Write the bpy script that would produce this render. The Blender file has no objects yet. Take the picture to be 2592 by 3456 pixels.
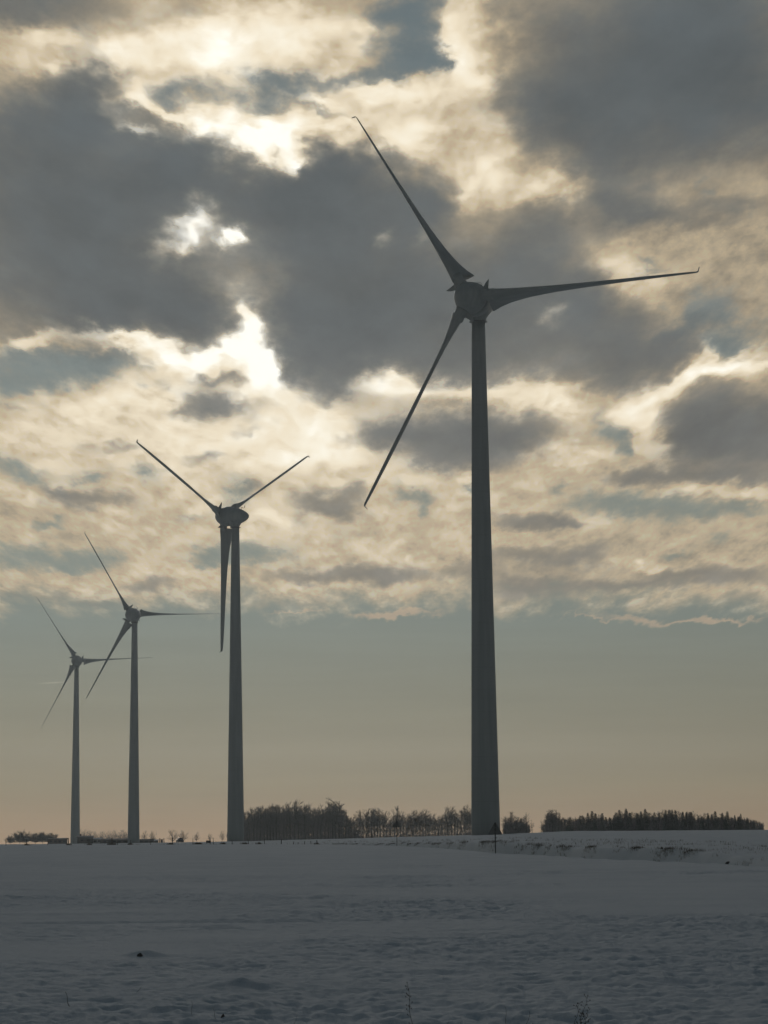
import bpy, bmesh, math, random
import numpy as np
from mathutils import Matrix, Vector

S = bpy.context.scene
COL = S.collection
R = math.radians

# ------------------------------------------------------------------ camera
F = 8157.0                       # focal length in photograph pixels (2592 x 3456)
ROLL = R(0.53)
YC = 2838.0                      # row of the eye-level horizon in the middle column
PITCH = math.atan((YC - 1728) / F)
EYE = 1.65
FWD = np.array([0, math.cos(PITCH), math.sin(PITCH)])
UP0 = np.array([0, -math.sin(PITCH), math.cos(PITCH)])
RT0 = np.array([1.0, 0, 0])
cam_d = bpy.data.cameras.new("camera")
cam = bpy.data.objects.new("camera", cam_d)
COL.objects.link(cam)
rt = RT0 * math.cos(ROLL) - UP0 * math.sin(ROLL)
up = RT0 * math.sin(ROLL) + UP0 * math.cos(ROLL)
m = Matrix.Identity(4)
for i in range(3):
    m[i][0], m[i][1], m[i][2] = rt[i], up[i], -FWD[i]
m[2][3] = EYE
cam.matrix_world = m
cam_d.sensor_fit = 'HORIZONTAL'
cam_d.sensor_width = 36.0
cam_d.lens = 36.0 * F / 2592
cam_d.clip_start = 0.5
cam_d.clip_end = 20000
S.camera = cam


def ray(X, Y):
    """direction (world) of a point of the photograph"""
    x, y = X - 1296, 1728 - Y
    a = x * math.cos(ROLL) + y * math.sin(ROLL)
    b = -x * math.sin(ROLL) + y * math.cos(ROLL)
    return FWD + RT0 * a / F + UP0 * b / F


def azel(X, Y):
    d = ray(X, Y)
    d = d / np.linalg.norm(d)
    return math.degrees(math.atan2(d[0], d[1])), math.degrees(math.asin(d[2]))


def horizon_row(X):
    return YC - (X - 1296) * math.tan(ROLL)


PXD = math.degrees(1 / F)        # degrees per photograph pixel

# ------------------------------------------------------------------ light
S.view_settings.view_transform = 'Standard'
S.view_settings.look = 'None'
S.view_settings.exposure = -1.1          # exposed for the bright sky against the light
S.view_settings.gamma = 1.0
S.render.engine = 'CYCLES'
S.cycles.use_denoising = True
S.cycles.max_bounces = 5
S.cycles.use_adaptive_sampling = True
S.cycles.adaptive_threshold = .02
S.cycles.adaptive_min_samples = 8
S.cycles.diffuse_bounces = 2
S.cycles.volume_bounces = 0
S.cycles.transparent_max_bounces = 6

SUN_AZ, SUN_EL = azel(850, 700)
sun_d = bpy.data.lights.new("sun", 'SUN')
sun_d.energy = 0.75
sun_d.angle = R(20)
sun_d.color = (1.0, 0.96, 0.91)
sun = bpy.data.objects.new("sun", sun_d)
COL.objects.link(sun)
sd = Vector((math.sin(R(SUN_AZ)) * math.cos(R(SUN_EL)), math.cos(R(SUN_AZ)) * math.cos(R(SUN_EL)), math.sin(R(SUN_EL))))
sun.rotation_euler = sd.to_track_quat('Z', 'Y').to_euler()

# ------------------------------------------------------------------ sky (world)
W = bpy.data.worlds.new("World")
S.world = W
W.use_nodes = True
W.cycles.sampling_method = 'MANUAL'
W.cycles.sample_map_resolution = 512


class Nodes:
    def __init__(self, nt):
        self.nt = nt
        nt.nodes.clear()

    def n(self, kind, **kw):
        nd = self.nt.nodes.new(kind)
        for k, v in kw.items():
            setattr(nd, k, v)
        return nd

    def put(self, sock, v):
        if v is None:
            return
        if isinstance(v, bpy.types.NodeSocket):
            self.nt.links.new(v, sock)
        elif isinstance(v, (tuple, list)) and len(v) == 3 and len(sock.default_value) == 4:
            sock.default_value = (*v, 1)
        else:
            sock.default_value = v

    def math(self, op, a, b=None, c=None, clamp=False):
        nd = self.n('ShaderNodeMath', operation=op, use_clamp=clamp)
        for s, v in zip(nd.inputs, (a, b, c)):
            self.put(s, v)
        return nd.outputs[0]

    def vec(self, op, a, b=None, scale=None):
        nd = self.n('ShaderNodeVectorMath', operation=op)
        self.put(nd.inputs[0], a)
        if b is not None:
            self.put(nd.inputs[1], b)
        if scale is not None:
            self.put(nd.inputs['Scale'], scale)
        return nd.outputs['Value'] if op in ('DOT_PRODUCT', 'LENGTH') else nd.outputs['Vector']

    def comb(self, x, y, z=0.0):
        nd = self.n('ShaderNodeCombineXYZ')
        for s, v in zip(nd.inputs, (x, y, z)):
            self.put(s, v)
        return nd.outputs[0]

    def noise(self, v, scale, detail=4.0, rough=0.5, lac=2.0, dist=0.0):
        nd = self.n('ShaderNodeTexNoise')
        self.put(nd.inputs['Vector'], v)
        nd.inputs['Scale'].default_value = scale
        nd.inputs['Detail'].default_value = detail
        nd.inputs['Roughness'].default_value = rough
        nd.inputs['Lacunarity'].default_value = lac
        nd.inputs['Distortion'].default_value = dist
        return nd

    def remap(self, v, a, b, c=0.0, d=1.0, smooth=True):
        nd = self.n('ShaderNodeMapRange', interpolation_type='SMOOTHSTEP' if smooth else 'LINEAR')
        for s, x in zip(nd.inputs, (v, a, b, c, d)):
            self.put(s, x)
        return nd.outputs[0]

    def mix(self, f, a, b, blend='MIX'):
        nd = self.n('ShaderNodeMix', data_type='RGBA', blend_type=blend)
        self.put(nd.inputs[0], f)
        self.put(nd.inputs[6], a)
        self.put(nd.inputs[7], b)
        return nd.outputs[2]

    def ramp(self, f, stops):
        nd = self.n('ShaderNodeValToRGB')
        el = nd.color_ramp.elements
        while len(el) < len(stops):
            el.new(0.5)
        for e, (p, c) in zip(el, stops):
            e.position = p
            e.color = (*c, 1)
        self.put(nd.inputs[0], f)
        return nd.outputs[0]


# the clouds: soft dark masses (D), clear gaps (G) and bright thin places (B), each given
# as (x, y, radius x, radius y, turn, strength) in photograph pixels and turned into directions
DARK = [
    (60, 20, 380, 110, 0, 1.0), (620, 20, 90, 45, 0, .45), (190, 330, 180, 110, 0, .95), (330, 270, 120, 60, 10, .8), (120, 470, 240, 120, 0, .8), (380, 420, 190, 70, 0, .7),
    (300, 640, 420, 170, 0, 1.2), (600, 520, 130, 90, 0, 1.2), (1080, 590, 190, 80, 0, 1.25), (1150, 525, 140, 50, 0, .7), (1010, 720, 330, 120, 0, 1.1), (640, 640, 240, 70, 0, .7),
    (100, 880, 330, 230, 0, 1.2), (400, 930, 230, 180, 0, 1.1), (640, 960, 140, 130, 0, .9), (660, 1110, 110, 75, 0, 1.0), (400, 1060, 260, 70, 8, .7),
    (1040, 900, 190, 250, 0, 1.2), (1150, 1160, 210, 110, 25, 1.2), (1010, 1080, 110, 110, 0, .7), (1330, 800, 200, 140, 0, .8), (1400, 660, 130, 90, 0, .9),
    (1370, 1020, 280, 190, 0, 1.1), (1790, 820, 170, 130, 0, 1.0), (1700, 1020, 320, 110, 0, .95), (2000, 1060, 180, 110, 0, .9), (2190, 1200, 200, 90, 12, .95), (1600, 1210, 380, 90, 0, .95),
    (2520, 1440, 250, 115, -8, 1.3), (2330, 1490, 180, 60, 0, .8),
    (2120, 150, 420, 260, 0, 1.25), (1840, 390, 210, 120, 0, .9), (2350, 350, 350, 170, 0, 1.1), (2080, 560, 140, 110, 0, .8), (2450, 60, 220, 200, 0, .8), 
    (2250, 730, 190, 45, -6, .75), (2480, 680, 130, 30, 0, .5), (2060, 720, 90, 80, 0, .6),
    (740, 1362, 150, 42, -8, .95), (730, 1280, 110, 24, 0, .7), (620, 1400, 70, 25, 0, .5), (1130, 1310, 90, 35, 30, .6),
    (1480, 1475, 260, 75, 0, 1.05), (1680, 1490, 170, 75, 0, 1.0), (1320, 1470, 120, 40, 0, .6), (1480, 1555, 90, 30, 0, .45),
    (2350, 1600, 260, 30, 0, .75), (2120, 1590, 90, 24, 0, .5), (380, 1515, 80, 20, 5, .55), (290, 1690, 150, 35, 0, .7), (180, 1665, 60, 20, 0, .5), (840, 1650, 60, 30, 0, .5),
    (1100, 1710, 105, 42, -14, .85), (1180, 1665, 50, 30, 0, .5), (690, 1545, 90, 20, 0, .45), (860, 1450, 70, 20, 0, .45), 
    (1210, 1935, 170, 34, 0, .85), (1000, 1950, 110, 20, 0, .5), (1330, 1945, 70, 25, 0, .5), (500, 1968, 90, 26, 0, .75), (330, 2042, 90, 14, 0, .8), (200, 2008, 60, 16, 0, .5), (40, 2012, 60, 16, 0, .5), 
    (1775, 1752, 95, 30, -5, .95), (1905, 1775, 62, 18, 0, .85), (1760, 1870, 100, 34, 5, .75), (1960, 1880, 100, 32, 0, .85), (1800, 1985, 140, 42, 0, 1.0), (2050, 1975, 110, 20, 0, .7), (1560, 1930, 110, 34, 0, .6),
    (2400, 1935, 210, 30, -3, 1.0), (2200, 1960, 90, 16, 0, .5), (2520, 2020, 90, 20, 0, .4), (980, 2040, 160, 14, 0, .4), 
]
GAPS = [
    (610, 300, 95, 60, 0, .95), (870, 290, 120, 75, 0, .75), (990, 300, 110, 50, 0, .75), (860, 390, 80, 30, 0, .7), (1130, 250, 140, 35, 0, .6), (1090, 370, 90, 18, 0, .6),
    (1400, 120, 105, 130, 0, 1.25), (1340, 240, 160, 45, 0, .8), (1470, 250, 40, 45, 0, .8), (1290, 60, 120, 60, 0, .7), (1220, 150, 60, 30, 0, .4), (1500, 30, 50, 40, 0, .5),
    (120, 1245, 260, 58, -4, 1.25), (330, 1215, 130, 40, 6, .9), (30, 1310, 110, 40, 0, .9), (60, 1395, 70, 18, 0, .5),
    (60, 1600, 95, 48, -15, 1.0), (470, 1594, 62, 26, 0, .95), (285, 1605, 45, 22, 0, .8), (165, 1772, 48, 14, 0, .8), (90, 1880, 190, 40, 0, 1.1), (310, 1885, 100, 30, 8, .7), (230, 1920, 70, 20, 0, .5),
    (830, 1868, 150, 34, 0, 1.05), (700, 1880, 70, 22, 0, .6), (790, 1660, 44, 55, 0, .85), (640, 1740, 70, 14, 0, .5), (1220, 1810, 60, 16, -10, .5),
    (1385, 1685, 65, 24, 0, .8), (1420, 1735, 24, 28, 0, .6), (2070, 1450, 58, 75, 20, 1.15), (2110, 1520, 40, 22, 0, .6), (2130, 1695, 190, 40, 0, 1.15), (2340, 1740, 120, 30, 0, .8), (2500, 1705, 110, 24, 0, .7),
    (1850, 1650, 30, 18, 0, .6), (2270, 1865, 45, 15, 0, .8), (2430, 1825, 40, 18, 0, .5), (2230, 885, 80, 22, 0, .9), (2400, 1060, 75, 110, 0, .85), (2430, 1180, 90, 40, 0, 1.0), (2290, 1110, 80, 22, 20, .6), (2400, 620, 40, 34, 0, .5), (2260, 1030, 28, 20, 0, .5), (2560, 1110, 60, 50, 0, .4),
    (1580, 1645, 28, 10, 0, .7), 
]
BRIGHT = [
    (800, 470, 80, 46, 10, 1.5), (890, 480, 70, 34, 0, 1.2), (720, 405, 75, 36, 20, 1.15), (985, 450, 55, 32, 0, 1.0), (975, 520, 26, 34, 0, .8), (470, 425, 90, 16, -18, .9), (600, 385, 70, 16, -20, .7), (1120, 415, 130, 24, 0, .8), (500, 330, 65, 34, 0, .8), (370, 350, 40, 26, 0, .4),
    (720, 140, 150, 85, -15, 1.1), (980, 70, 190, 60, 0, .85), (420, 200, 170, 44, 25, .8), (1050, 170, 130, 50, 0, .55), (540, 260, 80, 30, 10, .5), (150, 160, 150, 50, -12, .8), (1190, 120, 60, 50, 0, .5), (60, 225, 90, 40, -20, .4),
    (850, 270, 26, 50, 15, .45), (1020, 330, 80, 20, -18, .6), (1220, 300, 120, 30, -8, .7), (1090, 330, 90, 22, -20, .7),
    (1400, 330, 140, 60, 0, .8), (1385, 460, 95, 45, 10, .8), (1580, 110, 85, 130, 0, .9), (1560, 260, 70, 80, 0, .7), (1530, 200, 60, 60, 0, .5), (1620, 590, 90, 70, 10, .85), (1870, 640, 100, 55, 10, .75), (1650, 470, 110, 80, 0, .5), (1730, 670, 110, 40, 0, .5),
    (2500, 800, 160, 50, 0, .4),
    (770, 812, 38, 34, 0, 1.25), (735, 790, 30, 26, 0, .7), (640, 735, 52, 66, -35, 1.15), (590, 815, 85, 46, 0, 1.15), (530, 880, 30, 60, 10, .45), 
    (830, 1055, 38, 55, 10, 1.0), (800, 1160, 70, 60, 30, .8), (860, 1200, 90, 48, -30, .95), (910, 1255, 45, 48, 0, 1.3), (560, 1222, 60, 24, -12, 1.05), (665, 1240, 46, 26, 15, 1.1), (470, 1160, 140, 30, -14, .9), (330, 1120, 130, 24, -8, .55), (110, 1160, 150, 26, 14, .55), (720, 1200, 60, 20, 0, .6),
    (980, 1330, 110, 50, 0, .45), (850, 1330, 50, 26, 0, .4), (960, 1480, 190, 70, 0, .45), (1050, 1560, 140, 40, 0, .6), (1080, 1470, 70, 90, 0, .4), (600, 1340, 60, 30, 20, .4), (300, 1370, 210, 60, 18, .4), 
    (1290, 795, 34, 28, 0, .85), (1420, 790, 30, 26, 0, .5), (1845, 1055, 40, 34, 0, .95), (1560, 1320, 260, 30, -6, .6), (1300, 1290, 90, 34, -10, .45), (1880, 1340, 130, 40, 0, .5), 
    (2360, 1195, 50, 40, 40, .9), (2520, 1215, 110, 26, 12, 1.0), (2400, 1250, 70, 26, 16, .95), (2290, 1305, 80, 30, 24, 1.0), (2150, 1370, 90, 40, 20, 1.0), (2180, 1440, 50, 60, -15, .7), (2245, 1500, 50, 50, -35, .6), (2100, 900, 110, 50, 0, .5), (2250, 950, 120, 60, 20, .5), 
    (1990, 1540, 140, 30, 10, .4), (2400, 1660, 200, 20, 0, .4), (2200, 1900, 160, 14, -8, .4), 
]

k = Nodes(W.node_tree)
tc = k.n('ShaderNodeTexCoord')
sep = k.n('ShaderNodeSeparateXYZ')
k.put(sep.inputs[0], k.vec('NORMALIZE', tc.outputs['Generated']))
az = k.math('MULTIPLY', k.math('ARCTAN2', sep.outputs[0], sep.outputs[1]), 57.29578)
el = k.math('MULTIPLY', k.math('ARCSINE', sep.outputs[2]), 57.29578)
P = k.comb(az, el)
eln = k.math('ADD', k.math('MAXIMUM', el, 0.0), 3.0)
Q = k.comb(k.math('MULTIPLY', k.math('DIVIDE', az, eln), 7.0), k.math('MULTIPLY', k.math('LOGARITHM', eln, math.e), 9.5))
shrink = k.math('MULTIPLY', eln, 1 / 20.0)


def warp(p, scale, amount, detail, seed):
    nz = k.noise(k.vec('ADD', Q, (seed, seed * 1.7, seed * .3)), scale, detail, .6)
    off = k.vec('SUBTRACT', nz.outputs['Color'], (.5, .5, .5))
    off = k.vec('MULTIPLY', off, (amount, amount * .8, 0))
    return k.vec('ADD', p, k.vec('SCALE', off, scale=shrink))


P1 = warp(P, .9, 2.2, 3, 3.1)
P2 = warp(P1, 3.4, 1.25, 8, 11.7)


def blobs(p, items):
    acc = 0.0
    for (X, Y, rx, ry, rot, amp) in items:
        a, e = azel(X, Y)
        mp = k.n('ShaderNodeMapping', vector_type='TEXTURE')
        if isinstance(acc, float):
            k.put(mp.inputs['Vector'], p)
        else:                                        # chained, so that the node compiler works through them one by one
            ma = k.n('ShaderNodeVectorMath', operation='MULTIPLY_ADD')
            k.put(ma.inputs[0], acc)
            ma.inputs[1].default_value = (1e-9, 1e-9, 1e-9)
            k.put(ma.inputs[2], p)
            k.put(mp.inputs['Vector'], ma.outputs[0])
        mp.inputs['Location'].default_value = (a, e, 0)
        mp.inputs['Rotation'].default_value = (0, 0, R(rot))
        mp.inputs['Scale'].default_value = (rx * PXD * 1.12, ry * PXD * 1.12, 1)
        g = k.math('POWER', 0.36788, k.vec('DOT_PRODUCT', mp.outputs[0], mp.outputs[0]))
        acc = k.math('MULTIPLY_ADD', g, amp, acc)
    return acc


D = blobs(P2, DARK)
G = blobs(P2, GAPS)
B = blobs(P2, BRIGHT)

n_big = k.math('SUBTRACT', k.noise(k.vec('ADD', Q, (5, 9, 2)), .8, 4, .5).outputs[0], .5)
n_mid = k.math('SUBTRACT', k.noise(k.vec('ADD', Q, (15, 3, 7)), 1.7, 9, .60).outputs[0], .5)
n_fin = k.math('SUBTRACT', k.noise(k.vec('ADD', Q, (1, 23, 4)), 6.5, 8, .66).outputs[0], .5)

low = k.remap(el, 14.0, 9.0)                       # 1 in the finely broken lower deck
high = k.remap(el, 21.0, 38.0)                     # heavy overcast overhead and behind
side = k.remap(k.math('ABSOLUTE', az), 10.5, 36.0)
veil = k.math('MAXIMUM', high, side)

# relief: a puff is bright where it gets thinner towards the sun (upwards)
n_up = k.math('SUBTRACT', k.noise(k.vec('ADD', Q, (15, 3.17, 7)), 1.7, 9, .60).outputs[0], .5)
relief = k.math('SUBTRACT', n_mid, n_up)

# dark masses: thickness first, then the light that still comes through it
dd = k.math('SUBTRACT', k.math('MULTIPLY', D, k.math('MULTIPLY_ADD', low, .45, 1.0)), k.math('MULTIPLY', B, .95))
dd = k.math('MULTIPLY_ADD', n_mid, k.math('MULTIPLY_ADD', low, .05, 1.05), dd)
dd = k.math('MULTIPLY_ADD', n_big, k.math('MULTIPLY_ADD', low, -.35, .7), dd)
dd = k.math('MULTIPLY_ADD', n_fin, .44, dd)
dd = k.math('MULTIPLY_ADD', veil, 2.4, dd)
thick = k.math('MAXIMUM', k.math('SUBTRACT', dd, k.math('MULTIPLY_ADD', low, .10, .10)), 0.0)
dark = k.math('SUBTRACT', 1.0, k.math('POWER', 0.16, k.math('POWER', thick, 1.25)))
# gaps
gg = k.math('SUBTRACT', G, k.math('MULTIPLY', B, .5))
gg = k.math('MULTIPLY_ADD', n_mid, 1.1, gg)
gg = k.math('MULTIPLY_ADD', n_fin, 1.2, gg)
gap = k.math('SUBTRACT', 1.0, k.math('POWER', 0.10, k.math('POWER', k.math('MAXIMUM', k.math('SUBTRACT', gg, .06), 0.0), 1.6)))
# brightness of the thin lit deck: falls off away from the sun
glow = blobs(P, [(850, 800, 900, 1000, 0, .26), (880, 1250, 560, 360, 0, .11), (800, 400, 420, 330, 0, .13)])
bb = k.math('MULTIPLY_ADD', relief, k.math('MULTIPLY_ADD', low, -.05, .85), k.math('MULTIPLY_ADD', n_mid, -.3, k.math('MULTIPLY_ADD', low, .14, k.math('ADD', glow, .24))))
bb = k.math('MULTIPLY_ADD', n_big, .35, bb)
bb = k.math('MULTIPLY_ADD', n_fin, .30, bb)
bb = k.math('MULTIPLY_ADD', B, .34, bb)
lit = k.ramp(bb, [(0, (.20, .18, .145)), (.2, (.30, .25, .18)), (.45, (.54, .44, .295)), (.68, (.88, .765, .57)), (.86, (1.0, .925, .76)), (1.0, (1.12, 1.09, .98))])

sky = k.n('ShaderNodeTexSky', sky_type='NISHITA')
sky.sun_disc = False
sky.sun_elevation = R(SUN_EL)
sky.sun_rotation = R(SUN_AZ)
sky.altitude = 100
sky.dust_density = 3.0
e25 = k.math('MULTIPLY', el, 1 / 25.0)
air = k.ramp(e25, [(0, (.37, .242, .138)), (.016, (.325, .222, .128)), (.053, (.258, .210, .126)), (.123, (.210, .202, .146)), (.207, (.182, .213, .190)), (.30, (.192, .226, .205)), (.5, (.163, .20, .206)), (.8, (.110, .150, .170))])
air = k.vec('SCALE', air, scale=k.math('MULTIPLY_ADD', k.math('MINIMUM', k.math('MAXIMUM', az, -14.0), 14.0), -.006, 1.0))
streak = k.noise(k.comb(k.math('MULTIPLY', az, .16), k.math('MULTIPLY', el, 2.2), 3.3), 1.0, 5, .55).outputs[0]
air = k.vec('SCALE', air, scale=k.math('MULTIPLY_ADD', streak, .22, .89))
air = k.mix(.03, air, k.vec('SCALE', sky.outputs[0], scale=.01))
drk = k.ramp(e25, [(0, (.26, .215, .16)), (.24, (.205, .188, .160)), (.38, (.142, .144, .138)), (.5, (.104, .114, .117)), (.8, (.092, .109, .118)), (1.0, (.058, .082, .104))])
drk = k.vec('SCALE', drk, scale=k.math('MULTIPLY_ADD', n_big, .75, k.math('MULTIPLY_ADD', n_mid, .45, k.math('MULTIPLY_ADD', veil, -.50, 1.0))))

c = k.mix(gap, lit, air)
c = k.mix(dark, c, drk)
# lower edge of the cloud deck and the few flat clouds under it
edge = k.math('MULTIPLY_ADD', n_mid, 1.3, el)
edge = k.math('ADD', edge, k.math('MULTIPLY', n_big, 1.2))
deck = k.remap(edge, 5.25, 6.1)
under = k.remap(k.math('ADD', blobs(P2, [(1330, 2078, 150, 15, 4, 1.0), (1010, 2062, 110, 7, 0, .6), (2130, 2085, 150, 18, -4, .6), (2420, 2090, 160, 9, 0, .7), (1950, 2095, 120, 5, 0, .4), (170, 2070, 200, 8, 0, .3)]), k.math('MULTIPLY', n_fin, .5)), .25, .8)
c2 = k.mix(k.math('MULTIPLY', under, .75), air, (.47, .36, .25))
trail = k.math('MULTIPLY', blobs(P, [(180, 2304, 34, 2.2, 3, 1.0)]), .16)
c2 = k.mix(trail, c2, (.8, .74, .62))
c = k.mix(deck, c2, c)
bg = k.n('ShaderNodeBackground')
k.put(bg.inputs[0], c)
bg.inputs[1].default_value = 2.14
wo = k.n('ShaderNodeOutputWorld')
W.node_tree.links.new(bg.outputs[0], wo.inputs[0])

# ------------------------------------------------------------------ helpers


def material(name, base, rough=.7, build=None):
    mt = bpy.data.materials.new(name)
    mt.use_nodes = True
    q = Nodes(mt.node_tree)
    out = q.n('ShaderNodeOutputMaterial')
    bs = q.n('ShaderNodeBsdfPrincipled')
    q.put(bs.inputs['Base Color'], base)
    bs.inputs['Roughness'].default_value = rough
    mt.node_tree.links.new(bs.outputs[0], out.inputs[0])
    if build:
        build(q, bs)
    return mt


def tag(o, label=None, cat=None, group=None, kind=None):
    for a, b in (('label', label), ('category', cat), ('group', group), ('kind', kind)):
        if b:
            o[a] = b
    return o


def mesh_of(name, V, Fc, mat, smooth=False):
    me = bpy.data.meshes.new(name)
    me.from_pydata([tuple(map(float, v)) for v in V], [], Fc)
    me.materials.append(mat)
    if smooth:
        me.polygons.foreach_set('use_smooth', [True] * len(me.polygons))
    me.update()
    return me


def link(name, data, parent=None, mat=None):
    o = bpy.data.objects.new(name, data)
    COL.objects.link(o)
    if parent is not None:
        o.parent = parent
    if mat is not None:
        o.matrix_local = mat
    return o


def empty(name, loc, rz=0):
    o = bpy.data.objects.new(name, None)
    o.location = loc
    o.rotation_euler = (0, 0, rz)
    o.empty_display_size = .5
    COL.objects.link(o)
    return o


def copy_tree(o, parent=None):
    cpy = o.copy()
    COL.objects.link(cpy)
    if parent is not None:
        cpy.parent = parent
    for ch in list(o.children):
        copy_tree(ch, cpy)
    return cpy


class MB:
    """collects simple solids into one mesh"""

    def __init__(self):
        self.V, self.F = [], []

    def loft(self, rings, cap=True):
        b = len(self.V)
        n = len(rings[0])
        for r in rings:
            self.V += [tuple(p) for p in r]
        for i in range(len(rings) - 1):
            for j in range(n):
                j2 = (j + 1) % n
                self.F.append((b + i * n + j, b + i * n + j2, b + (i + 1) * n + j2, b + (i + 1) * n + j))
        if cap:
            self.F.append(tuple(b + j for j in reversed(range(n))))
            self.F.append(tuple(b + (len(rings) - 1) * n + j for j in range(n)))

    def tube(self, pts, rad, n=6, cap=True):
        pts = [Vector(p) for p in pts]
        if not hasattr(rad, '__len__'):
            rad = [rad] * len(pts)
        rings = []
        for i, p in enumerate(pts):
            t = (pts[min(i + 1, len(pts) - 1)] - pts[max(i - 1, 0)]).normalized()
            a = t.orthogonal().normalized() if i == 0 else (a - t * a.dot(t)).normalized()
            bb_ = t.cross(a)
            rings.append([p + (a * math.cos(2 * math.pi * j / n) + bb_ * math.sin(2 * math.pi * j / n)) * rad[i] for j in range(n)])
        self.loft(rings, cap)

    def box(self, c0, s, rz=0.0):
        cx, cy, cz = c0
        x, y, z = s[0] / 2, s[1] / 2, s[2] / 2
        b = len(self.V)
        co, si = math.cos(rz), math.sin(rz)
        for dz in (-z, z):
            for dx, dy in ((-x, -y), (x, -y), (x, y), (-x, y)):
                self.V.append((cx + dx * co - dy * si, cy + dx * si + dy * co, cz + dz))
        for f in ((0, 3, 2, 1), (4, 5, 6, 7), (0, 1, 5, 4), (1, 2, 6, 5), (2, 3, 7, 6), (3, 0, 4, 7)):
            self.F.append(tuple(b + i for i in f))

    def mesh(self, name, mat, smooth=False):
        return mesh_of(name, self.V, self.F, mat, smooth)


# value noise for shapes
def _hash(ix, iy, seed):
    h = (ix.astype(np.int64) * 374761393 + iy.astype(np.int64) * 668265263 + seed * 982451653) & 0x7fffffff
    h = ((h ^ (h >> 13)) * 1274126177) & 0x7fffffff
    h = h ^ (h >> 16)
    return (h & 0xffff) / 65535.0


def vnoise(x, y, seed=0):
    ix, iy = np.floor(x), np.floor(y)
    fx, fy = x - ix, y - iy
    fx = fx * fx * fx * (fx * (fx * 6 - 15) + 10)
    fy = fy * fy * fy * (fy * (fy * 6 - 15) + 10)
    a, b_ = _hash(ix, iy, seed), _hash(ix + 1, iy, seed)
    c_, d_ = _hash(ix, iy + 1, seed), _hash(ix + 1, iy + 1, seed)
    return (a * (1 - fx) + b_ * fx) * (1 - fy) + (c_ * (1 - fx) + d_ * fx) * fy - .5


def fbm(x, y, octs=4, seed=0, g=.5):
    s, a = 0, 1
    for i in range(octs):
        s = s + a * vnoise(x * 2 ** i + 13.7 * i, y * 2 ** i - 7.1 * i, seed + i)
        a *= g
    return s


# ------------------------------------------------------------------ ground
def edge_distance(X):
    return np.interp(X, [-6000, -2000, 0, 850, 1100, 1329, 1500, 1658, 2000, 2592, 4000, 9000], [300, 300, 300, 285, 270, 245, 195, 150, 112, 80, 52, 30])


def ground_z(x, y):
    """height of the snow relative to the eye"""
    x, y = np.asarray(x, float), np.asarray(y, float)
    d = np.hypot(x, y) + 1e-6
    azr = np.arctan2(x, y)
    X = 1296 + F * np.clip(azr, -.9, .9)
    dE = edge_distance(X)
    zf = np.interp(d, [0, 20, 50, 80, 150, 245, 300, 400], [-1.65, -1.5, -1.16, -.98, -.82, -.5, -.12, -.05])
    bump = fbm(x * .5, y * .5, 3, 5) * .06 + np.abs(fbm(x * 2.6, y * 2.2, 3, 21)) * -.065 + fbm(x * 8.0, y * 6.0, 3, 33) * .030
    patch = np.clip(fbm(x * .16, y * .16, 2, 77) * 2 + .6, .15, 1.3)
    bump = bump * patch
    for mx, my, mr, mh in ((-1.49, 25.0, .30, .09), (-3.02, 30.6, .24, .07), (-1.0, 33.5, .4, .05), (.1, 32.0, .35, .05), (1.2, 28.0, .4, .05), (2.2, 34.0, .5, .06), (-2.6, 38.0, .5, .05)):
        bump = bump + mh * np.exp(-(((x - mx) / mr) ** 2 + ((y - my) / (mr * .9)) ** 2))
    furrow = np.exp(-((y - 40.3 - .03 * x - .5 * vnoise(x * .25, x * 0 + 3.0, 9)) / .38) ** 2) * -.055 * np.clip((2 - x) / 3, 0, 1)
    furrow = furrow + np.exp(-((y - 43.5 - .03 * x - .5 * vnoise(x * .2, x * 0 + 8.0, 19)) / .5) ** 2) * .03 * np.clip((1 - x) / 3, 0, 1)
    furrow = furrow + .015 * np.sin(y * 2 * np.pi / 7.3 + 2.2 * vnoise(x * .05, y * .02, 4)) * np.clip((y - 45) / 30, 0, 1)
    zf = zf + bump * np.interp(d, [0, 15, 90, 250], [1, 1, .9, .5]) + furrow
    # beyond the field edge: sunken road, bank, then the rising field behind
    t = d - dE
    cpx = np.interp(X, [-3000, 0, 500, 850, 1000, 1300, 1640, 1900, 2592, 5000], [-1, -1, 0, 2, 5, 11, 17, 26, 24, 20])
    crest = cpx / F
    top = np.interp(X, [0, 850, 1329, 1678, 2000, 2318, 2592, 4000], [-2, -6, -10, -10, -30, -45, -76, -150]) / F
    zb = top * (dE + 12)
    d1 = 400.0
    far = np.where(d < d1, zb + (crest * d1 - zb) * np.clip((d - dE - 12) / (d1 - dE - 12), 0, 1) ** .8, crest * d * .99)
    far = far * np.interp(d, [0, 1500, 3500], [1, 1, .3])
    far = far + fbm(x * .05, y * .05, 3, 51) * .12 + fbm(x * .5, y * .5, 3, 55) * .05
    sink = .5 * np.interp(X, [800, 1300, 1700], [0, .5, 1]) + .05
    w = np.clip((X - 700) / 500, 0, 1)
    near_end = np.interp(d, [0, 20, 50, 80, 150, 245, 300, 400], [-1.65, -1.5, -1.16, -.98, -.82, -.5, -.12, -.05])
    road = near_end - sink * np.clip(t / 2.5, 0, 1)
    rise = np.clip((t - 6.5) / 4.5, 0, 1)
    rise = rise * rise * (3 - 2 * rise)
    tuft = fbm(x * .9, y * .35, 3, 91) * .09 * np.exp(-((t - 9.5) / 3.5) ** 2) * w
    beyond = road * (1 - rise) + far * rise + tuft
    return np.where(t < 0, zf, beyond)


def gz(x, y):
    return float(ground_z(np.array([x]), np.array([y]))[0]) + EYE


def at(X, d):
    """ground point in the photograph's column X at d metres"""
    a = (X - 1296) / F
    x, y = d * math.sin(a), d * math.cos(a)
    return x, y, gz(x, y)


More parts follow.
